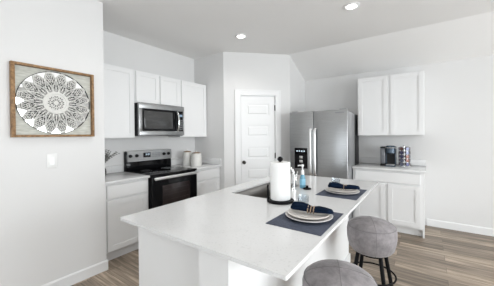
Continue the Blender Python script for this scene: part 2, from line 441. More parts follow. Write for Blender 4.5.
# pantry door casing and door
cs = MB(); CW = .09
def dprof(mb, s0, s1, z0, z1, d0, d1, bev=0): dbox(mb, s0, s1, z0, z1, d0, d1)
dbox(cs, DS0 - CW, DS0 + .004, 0, DZ - .004, 0, .018); dbox(cs, DS1 - .004, DS1 + CW, 0, DZ - .004, 0, .018)
dbox(cs, DS0 - CW, DS1 + CW, DZ - .004, DZ + CW, 0, .018)
dbox(cs, DS0 - CW, DS0 - CW + .02, 0, DZ + CW - .02, .018, .024); dbox(cs, DS1 + CW - .02, DS1 + CW, 0, DZ + CW - .02, .018, .024)
dbox(cs, DS0 - CW, DS1 + CW, DZ + CW - .02, DZ + CW, .018, .024)
dbox(cs, DS0, DS0 + .012, 0, DZ - .004, -.1, 0); dbox(cs, DS1 - .012, DS1, 0, DZ - .004, -.1, 0); dbox(cs, DS0, DS1, DZ - .014, DZ, -.1, 0)
struct(cs.out('trim_1', M['trim'], smooth=0), 'white casing around the pantry door')
dm = MB(); a0, a1 = DS0 + .016, DS1 - .016; Dt, Db = DZ - .022, .01
fr0, fr1 = -.045, -.012
PZ = [(1.748, 1.955), (1.378, 1.585), (1.008, 1.215), (.638, .845), (.20, .475)]
pa, pb = a0 + .095, a1 - .095
dbox(dm, a0, pa, Db, Dt, fr0, fr1); dbox(dm, pb, a1, Db, Dt, fr0, fr1)
zz = Dt
for (z0, z1) in PZ:
    dbox(dm, pa, pb, z1, zz, fr0, fr1); zz = z0
    dbox(dm, pa, pb, z0, z1, fr0, fr1 - .012)                                   # recessed ground
    i = .028
    mbp = [(pa + i, z0 + i), (pb - i, z0 + i), (pb - i, z1 - i), (pa + i, z1 - i)]
    tb = bmesh.new()
    A = [tb.verts.new(dg(u, v, fr1 - .012)) for u, v in mbp]
    B = [tb.verts.new(dg(u, v, fr1 - .003)) for u, v in [(pa + i + .014, z0 + i + .014), (pb - i - .014, z0 + i + .014), (pb - i - .014, z1 - i - .014), (pa + i + .014, z1 - i - .014)]]
    tb.faces.new(B)
    for k in range(4): tb.faces.new((A[k], A[(k + 1) % 4], B[(k + 1) % 4], B[k]))
    bmesh.ops.recalc_face_normals(tb, faces=tb.faces[:]); dm._add(tb)
dbox(dm, pa, pb, Db, zz, fr0, fr1)
door = struct(dm.out('door_1', M['trim'], smooth=0), 'white five-panel pantry door')
kp = Vector(dg(a0 + .045, .945, fr1)); RM = Matrix.Translation(kp) @ nrm.to_track_quat('Z', 'Y').to_matrix().to_4x4()
MB(RM).lathe([(0, 0), (.03, 0), (.03, .006), (.012, .01), (.011, .028), (.024, .036), (.029, .048), (.024, .06), (0, .064)], seg=24).out('door_knob', M['bronze'], door)
for hz in (1.88, 1.05, .25):
    hg = MB(); dbox(hg, a1 - .002, a1 + .02, hz - .045, hz + .045, -.012, .002); p = dg(a1 + .006, hz - .048, .006)
    hg.cyl(p, .006, .096, seg=10); hg.out('hinge', M['bronze'], door)

# ------------------------------------------------------------------ cabinets
def shaker(mb, f, u0, u1, v0, v1, t=.02, st=.057, rec=.009):
    """frame-and-panel front; f(u,v,w)->xyz with w outward"""
    def b(ua, ub, va, vb, wa, wb): mb.prism([(ua, va), (ub, va), (ub, vb), (ua, vb)], wa, wb, f)
    b(u0, u0 + st, v0, v1, 0, t); b(u1 - st, u1, v0, v1, 0, t)
    b(u0 + st, u1 - st, v0, v0 + st, 0, t); b(u0 + st, u1 - st, v1 - st, v1, 0, t)
    b(u0 + st, u1 - st, v0 + st, v1 - st, 0, t - rec)
def slabfront(mb, f, u0, u1, v0, v1, t=.02, c=.004):
    mb.prism([(u0, v0), (u1, v0), (u1, v1), (u0, v1)], 0, t - c, f)
    tb = bmesh.new()
    A = [tb.verts.new(f(u, v, t - c)) for u, v in ((u0, v0), (u1, v0), (u1, v1), (u0, v1))]
    B = [tb.verts.new(f(u, v, t)) for u, v in ((u0 + c, v0 + c), (u1 - c, v0 + c), (u1 - c, v1 - c), (u0 + c, v1 - c))]
    tb.faces.new(B)
    for k in range(4): tb.faces.new((A[k], A[(k + 1) % 4], B[(k + 1) % 4], B[k]))
    bmesh.ops.recalc_face_normals(tb, faces=tb.faces[:]); mb._add(tb)
def cabinet(name, label, cat, lo, hi, face, fronts, toe=None, crown=False, group=None):
    """lo/hi: body box; face '+x' or '-y'; fronts: (kind,u0,u1,v0,v1)"""
    t = thing(name, label, cat, ((lo[0] + hi[0]) / 2, (lo[1] + hi[1]) / 2, lo[2]), group)
    b = MB(); z0 = lo[2] + (toe or 0)
    b.box((lo[0], lo[1], z0), hi, .0015, 1)
    b.out('body', M['cab'], t)
    if toe:
        k = MB()
        if face == '+x': k.box((lo[0], lo[1], lo[2]), (hi[0] - .06, hi[1], z0))
        else: k.box((lo[0], lo[1] + .06, lo[2]), (hi[0] - .02, hi[1], z0)); k.box((hi[0] - .02, lo[1], lo[2]), (hi[0], hi[1], z0))
        k.out('toe_kick', M['cab'], t)
    f = (lambda u, v, w_: (hi[0] + .001 + w_, u, v)) if face == '+x' else (lambda u, v, w_: (u, lo[1] - .001 - w_, v))
    for kd, u0, u1, v0, v1 in fronts:
        mb = MB()
        if kd == 'door': shaker(mb, f, u0, u1, v0, v1)
        else: slabfront(mb, f, u0, u1, v0, v1)
        mb.out(kd, M['cab'], t, smooth=0)
    return t
ZU, ZB = 2.30, 1.388
cabinet('wall_cabinet', 'white wall cabinet beside the microwave, partly hidden by the wall with the carving', 'cabinet', (.003, -.58, ZB), (.31, -.002, ZU), '+x', [('door', -.565, -.022, ZB + .008, ZU - .012)])
cabinet('wall_cabinet', 'short white two-door cabinet directly above the microwave', 'cabinet', (.003, .001, 1.862), (.31, .761, ZU), '+x', [('door', .014, .370, 1.872, ZU - .012), ('door', .392, .748, 1.872, ZU - .012)])
cabinet('wall_cabinet', 'white wall cabinet above the two canisters, next to the pantry wall', 'cabinet', (.003, .764, ZB), (.31, YS - .004, ZU), '+x', [('door', .784, YS - .028, ZB + .008, ZU - .012)])
cabinet('base_cabinet', 'white base cabinet left of the range, under the potted sprigs', 'cabinet', (.003, -.58, 0), (.61, -.006, .882), '+x', [('drawer', -.520, -.035, .715, .862), ('door', -.520, -.035, .130, .694)], toe=.115)
cabinet('base_cabinet', 'white base cabinet right of the range, under the canisters', 'cabinet', (.003, .770, 0), (.61, YS - .004, .882), '+x', [('drawer', .800, YS - .034, .715, .862), ('door', .800, YS - .034, .130, .694)], toe=.115)
RX0, RX1 = 2.602, 3.472
cabinet('wall_cabinet', 'white two-door wall cabinet above the coffee maker', 'cabinet', (2.573, YB - .31, 1.388), (RX1, YB - .003, 2.318), '-y', [('door', 2.590, 3.010, 1.396, 2.306), ('door', 3.048, RX1 - .012, 1.396, 2.306)])
cabinet('base_cabinet', 'white two-door base cabinet under the coffee maker', 'cabinet', (2.566, YB - .61, 0), (RX1, YB - .003, .882), '-y',
        [('drawer', 2.600, RX1 - .045, .715, .862), ('door', 2.600, 3.004, .135, .694), ('door', 3.042, RX1 - .045, .135, .694)], toe=.105)

# ------------------------------------------------------------------ worktops
def worktop(name, label, slabs, splash):
    mb = MB()
    for a, b in slabs: mb.box(a, b, .003)
    o = mb.out(name, M['quartz']); tag(o, label, 'countertop')
    sp = MB()
    for a, b in splash: sp.box(a, b, .002)
    sp.out('backsplash', M['quartz'], o)
    return o
worktop('countertop', 'white quartz worktop left of the range carrying the dark vase', [((.002, YW + .003, .884), (.648, -.003, .914))], [((.002, YW + .003, .9145), (.021, -.003, 1.010))])
worktop('countertop', 'white quartz worktop right of the range carrying the canisters', [((.002, .766, .884), (.648, YS - .002, .914))], [((.002, .766, .9145), (.021, YS - .022, 1.010)), ((.002, YS - .021, .9145), (.648, YS - .002, 1.010))])
worktop('countertop', 'white quartz worktop with coffee maker beside the refrigerator', [((2.558, YB - .648, .884), (3.490, YB - .002, .914))], [((2.558, YB - .021, .9145), (3.490, YB - .002, 1.010))])

# ------------------------------------------------------------------ island
IX0, IX1, IY0, IY1 = 1.948, 3.086, -1.072, 1.046
SXa, SXb, SYa, SYb = 2.100, 2.475, -.18, .50
def rrect(x0, x1, y0, y1, r, n=6):
    out = []
    for cx_, cy_, a0_ in ((x1 - r, y1 - r, 0), (x0 + r, y1 - r, 90), (x0 + r, y0 + r, 180), (x1 - r, y0 + r, 270)):
        for k in range(n + 1):
            a = radians(a0_ + 90 * k / n); out.append((cx_ + r * cos(a), cy_ + r * sin(a)))
    return out
it = MB().slab_hole(rrect(IX0, IX1, IY0, IY1, .006, 3), rrect(SXa, SXb, SYa, SYb, .03), .897, .914).out('island_countertop', M['quartz'], smooth=50)
tag(it, 'large white quartz island worktop set with two place settings', 'countertop')
isl = thing('kitchen_island', 'white island base with knee wall under the large worktop', 'island', (2.38, 0, 0))
ib = MB(); ib.box((1.975, -.965, .11), (2.600, -.945, .8955)); ib.box((1.975, .99, .11), (2.600, 1.01, .8955)); ib.box((2.580, -.945, .11), (2.600, .99, .8955)); ib.box((1.995, -.945, .11), (2.580, .99, .13))
ib.box((1.975, -.945, .11), (1.995, .99, .8955))
ib.box((2.03, -.965, 0), (2.600, 1.01, .109))
ib.out('cabinet_body', M['cab'], isl)
f_ = lambda u, v, w_: (1.974 - w_, u, v)
for k in range(4):
    a = -.94 + k * .482
    mb = MB(); shaker(mb, f_, a, a + .464, .135, .86); mb.out('door', M['cab'], isl, smooth=0)
MB().box((2.606, -1.04, 0), (2.793, 1.02, .8955), .002, 1).out('knee_wall', M['trim'], isl)
bb = MB()
bb.box((2.7935, -1.054, 0), (2.808, 1.034, .10), .003); bb.box((2.606, -1.054, 0), (2.7935, -1.0405, .10), .003); bb.box((2.606, 1.0205, 0), (2.7935, 1.034, .10), .003)
bb.out('baseboard', M['trim'], isl)

# sink: undermount bowl
def sink():
    t = thing('kitchen_sink', 'stainless steel undermount sink let into the island worktop', 'sink', ((SXa + SXb) / 2, (SYa + SYb) / 2, .66))
    tb = bmesh.new(); prev = None
    levels = [(-.004, .8965), (-.004, .80), (.0, .70), (.02, .675), (.05, .665)]
    inner = []
    for ins, z in levels:
        pts = rrect(SXa + ins, SXb - ins, SYa + ins, SYb - ins, .03)
        inner.append([tb.verts.new((x, y, z)) for x, y in pts])
    for A, B in zip(inner, inner[1:]):
        for k in range(len(A)): tb.faces.new((A[k], A[(k + 1) % len(A)], B[(k + 1) % len(A)], B[k]))
    tb.faces.new(inner[-1])
    mb = MB(); mb._add(tb); o = mb.out('bowl', M['sinksteel'], t)
    s_ = o.modifiers.new('thick', 'SOLIDIFY'); s_.thickness = .002; s_.offset = -1
    MB().lathe([(0, .0), (.045, 0), (.045, .004), (.03, .004), (.028, .001), (0, .001)], ((SXa + SXb) / 2, (SYa + SYb) / 2, .6685)).out('drain', M['chrome'], t)
sink()
# faucet
def faucet():
    bx, by = 2.520, .20
    t = thing('kitchen_faucet', 'chrome single-handle faucet behind the paper towel roll', 'faucet', (bx, by, .914))
    MB().lathe([(0, 0), (.028, 0), (.028, .01), (.02, .02), (.0175, .11), (.0185, .15), (0, .155)], (bx, by, .9145)).out('faucet_body', M['chrome'], t)
    pts = [(bx, by, 1.03), (bx - .004, by, 1.07)]
    for k in range(11):
        a = radians(180 * k / 10 * .86); pts.append((bx - .085 + .085 * cos(a), by, 1.075 + .05 * sin(a)))
    pts.append((pts[-1][0] - .006, by, 1.045))
    MB().tube(pts, lambda u: .0125 + .003 * u, 14).out('spout', M['chrome'], t)
    MB().cyl((bx + .018, by, 1.01), .013, .016, 'x', bev=.004).tube([(bx + .028, by, 1.01), (bx + .034, by, 1.05), (bx + .040, by, 1.09)], lambda u: .007 - .002 * u, 10).out('handle', M['chrome'], t)
faucet()

# paper towel holder and roll
def towel():
    x, y, z = 2.596, -.192, .9142
    t = thing('paper_towel_holder', 'black metal paper towel holder standing by the sink', 'paper towel holder', (x, y, z))
    MB().lathe([(0, 0), (.098, 0), (.102, .004), (.102, .012), (.096, .017), (0, .017)], (x, y, z), 48).out('base', M['black'], t)
    MB().cyl((x, y, z + .017), .006, .290).out('rod', M['black'], t)
    MB().lathe([(0, -.004), (.014, 0), (.021, .012), (.020, .022), (.010, .033), (0, .036)], (x, y, z + .303)).out('finial', M['black'], t)
    ca = Vector((-cos(radians(35.4)), -sin(radians(35.4)), 0))
    p = Vector((x, y, 0)) + ca * .0935
    mb = MB(); mb.tube([(p.x, p.y, z + .012), (p.x, p.y, z + .118), (p.x - ca.x * .004, p.y - ca.y * .004, z + .125)], .0078, 10)
    mb.out('tension_arm', M['black'], t)
    r = MB(); R = .0745; H = .277
    r.lathe([(.02, 0), (R - .003, 0), (R, .003), (R, H - .003), (R - .003, H), (.02, H), (.02, 0)], (x, y, z + .019), 64)
    a = radians(-60)
    o = r.out('paper_towel_roll', M['paper']); tag(o, 'white roll of paper towels on the black holder', 'paper towels')
    MB().lathe([(.0185, .001), (.0198, .001), (.0198, H + .0005), (.0185, H + .0005), (.0185, .001)], (x, y, z + .019), 32).out('cardboard_core', M['jarlid'], o)
towel()

# soap
def soap():
    x, y, z = 2.545, .345, .9142
    t = thing('soap_dispenser', 'clear pump bottle of blue soap beside the faucet', 'soap bottle', (x, y, z))
    MB().lathe([(0, 0), (.025, 0), (.028, .004), (.027, .05), (.022, .10), (.018, .115), (.014, .125), (0, .125)], (x, y, z), 32).out('bottle', M['soap'], t)
    MB().lathe([(.0135, .126), (.0150, .126), (.0150, .160), (.012, .166), (0, .166)], (x, y, z), 24).out('collar', M['white'], t)
    p = MB(); p.cyl((x, y, z + .167), .006, .035); p.lathe([(0, .2), (.011, .2), (.014, .206), (.013, .218), (0, .222)], (x, y, z))
    p.tube([(x, y, z + .211), (x - .03, y - .012, z + .211), (x - .04, y - .016, z + .205)], .0055, 10)
    p.out('pump', M['white'], t)
    lb = MB(); lb.lathe([(.0270, .03), (.0282, .03), (.0272, .085), (.0250, .085), (.0270, .03)], (x, y, z), 32)
    plab(lb.out('bottle_label', mat('blue_label', (.25, .52, .68), .35), t), 'pale blue label')
    d = MB(); d.lathe([(0, 0), (.036, 0), (.038, .004), (.034, .010), (.014, .012), (.011, .026), (.014, .032), (0, .034)], (2.600, .318, z), 32)
    tag(d.out('sink_stopper', M['black']), 'small round black stopper beside the blue soap bottle', 'sink stopper')
soap()

# place settings
def setting(cx_, cy_, which):
    far = which == 'far'
    z = .9142
    wd = 'place setting nearer the refrigerator' if far else 'place setting beside the near stool'
    w2 = 'at the end by the refrigerator' if far else 'at the near end of the island'
    m = MB(); m.box((cx_ - .152, cy_ - .205, z), (cx_ + .168, cy_ + .213, z + .003), .001, 1)
    tag(m.out('placemat', M['mat']), 'navy woven placemat %s' % w2, 'placemat', 'navy placemats on the island')
    px, py = cx_ + (.016 if not far else .012), cy_ + (.020 if not far else -.010)
    z += .0035
    def plate(r, h, zz, thick=.0045):
        return [(0, 0), (r * .55, 0), (r * .62, .003), (r * .9, h * .75), (r, h), (r + .001, h + .003), (r - .002, h + thick), (r * .88, h * .75 + thick), (r * .6, .003 + thick), (0, .001 + thick)]
    o = MB().lathe(plate(.138, .017, 0), (px, py, z), 56).out('dinner_plate', M['platerim'])
    tag(o, 'larger pale stoneware plate under the cream one, %s' % w2, 'plate', 'plates on the island')
    o = MB().lathe(plate(.124, .017, 0), (px - .004, py + .004, z + .0105), 56).out('salad_plate', M['plate'])
    tag(o, 'cream plate under the navy napkin, %s' % w2, 'plate', 'plates on the island')
    # rolled napkin held by three wooden rings
    zn = z + .0105 + .0145
    ang = radians(35.4 - 24 if not far else 35.4 - 20)
    Rm = Matrix.Translation((px + .010, py + .012, zn)) @ Matrix.Rotation(ang, 4, 'Z')
    tb = bmesh.new(); N = 44; S = 40; rings = []
    rnd = random.Random(5 if far else 3)
    ph = [rnd.uniform(0, 6.28) for _ in range(6)]
    for i in range(N + 1):
        u = -1 + 2 * i / N; x = u * .118
        base = .030 if u < 0 else .026
        wob = .016 + .006 * min(1, abs(u) / .35)
        end = max(0, 1 - abs(u) ** 9) ** .5
        ry = (wob + .010 * (abs(u) > .0)) * (1.0 if u < 0 else .92) * (.3 + .7 * end) + .002
        rz = (.015 + .006 * min(1, abs(u) / .4)) * (1.1 if u < 0 else .95 - .3 * u) * (.35 + .65 * end) + .001
        ring = []
        for k in range(S):
            a = 2 * pi * k / S
            fold = 1 + .13 * abs(u) ** .6 * sin(5 * a + ph[0] + 1.4 * u) + .06 * sin(9 * a + ph[1] - 2 * u)
            bend = .006 * sin(u * 2 + ph[2])
            zc = .0015 + rz * 1.25 + .006 * u * u
            ring.append(tb.verts.new((x + .012 * cos(a) * (abs(u) > .9) * (1 if u > 0 else -1), ry * fold * cos(a) + bend, zc + rz * fold * sin(a))))
        rings.append(ring)
    for A, B in zip(rings, rings[1:]):
        for k in range(S): tb.faces.new((A[k], A[(k + 1) % S], B[(k + 1) % S], B[k]))
    tb.faces.new(rings[0][::-1]); tb.faces.new(rings[-1])
    bmesh.ops.recalc_face_normals(tb, faces=tb.faces[:])
    mb = MB(Rm); mb._add(tb)
    o = mb.out('cloth_napkin', M['navy'], smooth=80); tag(o, 'rolled navy napkin on the cream plate %s' % w2, 'napkin', 'navy napkins on the plates')
    nr = thing('napkin_ring', 'coiled light wooden ring around the napkin %s' % w2, 'napkin ring', (px + .010, py + .012, zn), 'wooden napkin rings')
    for k, dx in enumerate((-.017, 0.0, .017)):
        pts = []
        for j in range(28):
            a = 2 * pi * j / 28
            pts.append((dx + .002 * sin(a), .0250 * cos(a), .0215 + .0205 * sin(a)))
        MB(Rm).tube(pts, .0038, 8, True).out('hoop', M['ringwood'], nr)
    g = thing('drinking_glass', 'clear glass tumbler behind the plates %s' % w2, 'glass', (cx_ - .112, cy_ + .238, .9142), 'tumblers on the island')
    x, y = g.location.x, g.location.y; hh = .076; R = .040
    gb = MB(); gb.lathe([(0, 0), (R * .82, 0), (R * .86, .003), (R, hh), (R - .0012, hh + .0008), (R - .0024, hh), (R * .86 - .0026, .009), (0, .008)], (x, y, .9142), 40)
    gb.out('glass_bowl', M['clear'], g)
    ri = MB()
    for k in range(18):
        a = 2 * pi * k / 18
        ri.tube([(x + R * .87 * cos(a), y + R * .87 * sin(a), .9142 + .006), (x + R * .985 * cos(a), y + R * .985 * sin(a), .9142 + hh * .85)], .0014, 6)
    ri.out('ribs', M['clear'], g)
setting(2.900, -.455, 'near')
setting(2.893, .350, 'far')

# ------------------------------------------------------------------ stools
def stool():
    t = thing('bar_stool', 'grey velvet stool', 'stool', (0, 0, 0), 'grey velvet stools at the island')
    Zs, Zr, Zt = .455, .660, .72
    prof = [(0, Zs), (.11, Zs + .001), (.150, Zs + .009), (.168, Zs + .03), (.180, Zs + .075), (.187, Zs + .12), (.187, Zr - .03), (.183, Zr - .012), (.178, Zr), (.170, Zr + .012), (.150, Zr + .027), (.11, Zr + .043), (.06, Zr + .054), (.02, Zr + .0585), (0, Zr + .059)]
    MB().lathe(prof, seg=64).out('seat', M['velvet'], t, smooth=60)
    s_ = MB()
    s_.tube([(.1795 * cos(2 * pi * k / 64), .1795 * sin(2 * pi * k / 64), Zr) for k in range(64)], .0022, 6, True)
    for q in range(4):
        a = radians(20 + 90 * q); top = [(r, z) for r, z in prof[8:]]
        s_.tube([((r - .0005) * cos(a), (r - .0005) * sin(a), z + .0002) for r, z in top], .0016, 6)
        s_.tube([((r + .0002) * cos(a), (r + .0002) * sin(a), z) for r, z in prof[2:9]], .0016, 6)
    s_.out('seam', M['piping'], t)
    MB().cyl((0, 0, Zs - .024), .105, .023, seg=40, bev=.003).out('mounting_plate', M['black'], t)
    for q in range(4):
        a = radians(42 + 90 * q); r0, r1 = .118, .205
        MB().tube([(r0 * cos(a), r0 * sin(a), Zs - .012), (r1 * cos(a), r1 * sin(a), .0105)], .0155, 14).out('leg', M['black'], t)
    zr = .265; rr = .176
    MB().tube([(rr * cos(2 * pi * k / 56), rr * sin(2 * pi * k / 56), zr) for k in range(56)], .007, 10, True).out('footrest_ring', M['black'], t)
    return t
st = stool(); st.location = (3.120, .405, 0); st['label'] = 'grey velvet stool by the far place setting, its black legs in view'
s2 = copy_tree(st); s2.location = (3.118, -.530, 0); s2['label'] = 'nearest grey velvet stool, cut off by the picture bottom, only its domed seat in view'

# ------------------------------------------------------------------ range
def kitchen_range():
    t = thing('kitchen_range', 'stainless and black electric range between the white cabinets', 'stove', (.34, .381, 0))
    y0, y1 = .003, .758
    b = MB(); b.box((.03, y0, .04), (.655, y1, .893), .003); b.box((.08, y0 + .03, 0), (.60, y1 - .03, .04)); b.out('body', M['black'], t)
    MB().box((.075, y0 - .001, .894), (.686, y1 + .001, .921), .006, 3).out('cooktop', M['blackglass'], t)
    for (cx_, cy_, r) in ((.25, .20, .075), (.25, .56, .095), (.53, .20, .105), (.53, .56, .075)):
        m = MB()
        for rr in (r, r * .6): m.lathe([(rr - .0015, 0), (rr + .0015, 0), (rr + .0015, .0004), (rr - .0015, .0004), (rr - .0015, 0)], (cx_, cy_, .9212), 48)
        m.out('burner_ring', M['greyprint'], t)
    g = MB(); g.box((.012, y0, .894), (.074, y1, 1.19), .004); g.box((.074, y0, .921), (.082, y1, 1.035), .003)
    g.out('backguard', M['blackglass'], t)
    pn = MB(); pn.prism([(.0745, 1.045), (.092, 1.045), (.092, 1.14), (.086, 1.196), (.020, 1.2), (.020, 1.1905), (.0745, 1.1905)], y0 + .012, y1 - .002, lambda u, v, w_: (u, w_, v))
    pn.out('control_panel', M['steel'], t, smooth=0)
    kx = .0925
    for ky in (.055, .150, .610, .695):
        k = MB(); k.lathe([(0, 0), (.024, 0), (.024, .006), (.019, .009), (.0175, .026), (.015, .028), (0, .028)], (kx, ky, 1.128), 28, 'x')
        k.box((kx + .028, ky - .003, 1.113), (kx + .032, ky + .003, 1.143)); k.out('knob', M['blackplastic'], t)
    d = MB().box((kx, .255, 1.095), (kx + .002, .375, 1.165)).out('display', M['blackglass'], t)
    dd = MB()
    for k, cx_ in enumerate((.285, .303, .327, .345)):      # 12:00
        x_ = kx + .0022
        segs = {'1': 'bc', '2': 'abged', '0': 'abcdef'}['1200'[k]]
        w_, h_ = .010, .022; zb = 1.128
        S = {'a': ((0, h_), (w_, h_)), 'b': ((w_, h_), (w_, h_ / 2)), 'c': ((w_, h_ / 2), (w_, 0)), 'd': ((0, 0), (w_, 0)), 'e': ((0, 0), (0, h_ / 2)), 'f': ((0, h_ / 2), (0, h_)), 'g': ((0, h_ / 2), (w_, h_ / 2))}
        for q in segs:
            (a, b_), (c_, d_) = S[q]
            dd.box((x_, cx_ + min(a, c_) - .001, zb + min(b_, d_) - .001), (x_ + .0006, cx_ + max(a, c_) + .001, zb + max(b_, d_) + .001))
    dd.out('digits', M['displayink'], d)
    kb = MB()
    for i in range(6):
        for j in range(3): kb.box((kx, .392 + i * .026, 1.092 + j * .026), (kx + .002, .392 + i * .026 + .018, 1.092 + j * .026 + .014), .0006, 1)
    kb.out('keypad', M['greyprint'], t)
    # oven door
    fr = MB(); X0, X1 = .657, .688
    fr.box((X0, y0 + .003, .195), (X1, y1 - .003, .885), .006, 3)
    dr = fr.out('oven_door', M['blackglass'], t)
    MB().box((X1 - .002, .150, .50), (X1 + .0012, .615, .765), .004).out('oven_window', M['ovenglass'], dr)
    rk = MB()
    for z in (.56, .63, .70): rk.box((X1 + .0012, .170, z), (X1 + .0018, .595, z + .003))
    rk.out('oven_racks', M['bronze'], dr)
    h = MB(); h.box((X1 + .028, y0 + .012, .848), (X1 + .046, y1 - .012, .886), .008, 3)
    for yy in (y0 + .035, y1 - .035): h.box((X1 - .001, yy - .012, .856), (X1 + .032, yy + .012, .878), .003)
    plab(h.out('oven_handle', M['steelbar'], dr), 'wide stainless handle')
    ds = MB().box((X0, y0 + .003, .05), (X1, y1 - .003, .185), .006, 3).out('drawer', M['steel'], t)
kitchen_range()

# ------------------------------------------------------------------ microwave
def microwave():
    t = thing('microwave', 'stainless over-the-range microwave under the short cabinet', 'microwave', (.2, .381, 1.408))
    y0, y1, z0, z1 = .004, .757, 1.412, 1.857
    MB().box((.004, y0, z0), (.372, y1, z1), .003).out('body', M['blackplastic'], t)
    f = MB()
    def b(ya, yb, za, zb, xa=.373, xb=.412, bv=.003): f.box((xa, ya, za), (xb, yb, zb), bv)
    b(y0, y1, z1 - .072, z1); b(y0, y1, z0 + .006, z0 + .068); b(y0, y0 + .045, z0 + .068, z1 - .072); b(y1 - .022, y1, z0 + .068, z1 - .072)
    fr = f.out('door_frame', M['steel'], t)
    MB().box((.380, y0 + .045, z0 + .068), (.405, y1 - .022, z1 - .072)).out('door_glass', M['blackglass'], t)
    MB().box((.405, y0 + .075, z0 + .100), (.4065, .545, z1 - .100), .002).out('window', M['mwglass'], t)
    kp_ = MB()
    for i in range(3):
        for j in range(6): kp_.box((.405, .672 + i * .020, 1.50 + j * .028), (.4062, .672 + i * .020 + .014, 1.50 + j * .028 + .016))
    kp_.out('keypad', M['greyprint'], t)
    MB().box((.405, .672, 1.70), (.4065, .728, 1.735)).out('display', M['display'], t)
    pts = []
    for k in range(15):
        u = k / 14; pts.append((.414 + .040 * sin(pi * u) ** .6, .625, 1.475 + .30 * u))
    plab(MB().tube(pts, .012, 12, flat=.8).out('handle', M['chrome'], t), 'bowed bright handle')
    MB().box((.3735, y0 + .04, z1 + .0002), (.405, y1 - .04, z1 + .0035)).out('vent_grille', M['blackplastic'], t)
microwave()

# ------------------------------------------------------------------ refrigerator
def fridge():
    x0, x1, xm, yf, zt = 1.672, 2.580, 2.072, 1.877, 1.775
    t = thing('refrigerator', 'stainless side-by-side refrigerator with ice dispenser', 'refrigerator', ((x0 + x1) / 2, 2.2, 0))
    b = MB(); b.box((x0 + .006, yf + .075, .03), (x1 - .027, 2.43, 1.750), .006); b.box((x0 + .03, yf + .10, 0), (x1 - .05, 2.40, .03))
    plab(b.out('body', M['steelside'], t), 'plain grey cabinet of the refrigerator')
    MB().box((x0 + .008, 2.431, .0), (x1 - .029, 2.74, 1.735), .004).out('rear_section', M['blackplastic'], t)  # rear part of the body, coloured black
    l = MB(); l.box((x0, yf, .06), (xm - .003, yf + .068, zt), .010, 3); ld = l.out('door', M['steel'], t)
    r = MB(); r.box((xm + .003, yf, .06), (x1, yf + .068, zt), .010, 3); rd = r.out('door', M['steel'], t)
    for par, hx in ((ld, xm - .034), (rd, xm + .034)):
        h = MB(); pts = [(hx, yf + .002, 1.500), (hx, yf - .028, 1.495), (hx, yf - .045, 1.455)] + [(hx, yf - .050, 1.4 - .1 * k) for k in range(6)] + [(hx, yf - .045, .835), (hx, yf - .028, .795), (hx, yf + .002, .79)]
        h.tube(pts, .019, 14, flat=.62); plab(h.out('handle', M['steelbar'], par), 'long bright vertical handle')
    # dispenser
    X0, X1, Z0, Z1 = 1.758, 1.976, .875, 1.200
    d = MB(); d.box((X0, yf - .004, Z1 - .105), (X1, yf + .01, Z1), .003); d.box((X0, yf - .004, Z0), (X0 + .016, yf + .01, Z1 - .105), .002)
    d.box((X1 - .016, yf - .004, Z0), (X1, yf + .01, Z1 - .105), .002); d.box((X0, yf - .004, Z0), (X1, yf + .01, Z0 + .016), .002)
    d.box((X0 + .01, yf - .0015, Z0 + .01), (X1 - .01, yf + .002, Z1 - .1))
    dp = d.out('ice_dispenser', M['blackglass'], ld)
    k = MB()
    for i in range(2): k.box((X0 + .085, yf - .016 + .004 * i, Z1 - .165 - i * .065), (X0 + .14, yf - .002, Z1 - .125 - i * .065), .004)
    k.out('paddle', M['steelbar'], dp)
    u = MB()
    for i in range(4): u.box((X0 + .035 + i * .04, yf - .0048, Z1 - .06), (X0 + .055 + i * .04, yf - .004, Z1 - .04))
    u.out('control_icons', M['displayink'], dp)
    bd = MB()     # small name badge near the top right corner; its letters are too small to read
    bd.box((x1 - .175, yf - .002, zt - .052), (x1 - .045, yf + .001, zt - .036), .001)
    bd.out('badge', M['greyprint'], rd)
    h = MB(); h.box((x0 + .03, yf + .02, zt), (x0 + .12, yf + .16, zt + .012), .004); h.out('hinge_cover', M['steelside'], t)
    MB().box((x1 - .12, yf + .02, zt), (x1 - .03, yf + .16, zt + .012), .004).out('hinge_cover', M['steelside'], t)
    MB().box((x0 + .02, yf + .03, .005), (x1 - .02, yf + .074, .055), .002).out('kick_grille', M['blackplastic'], t)
fridge()

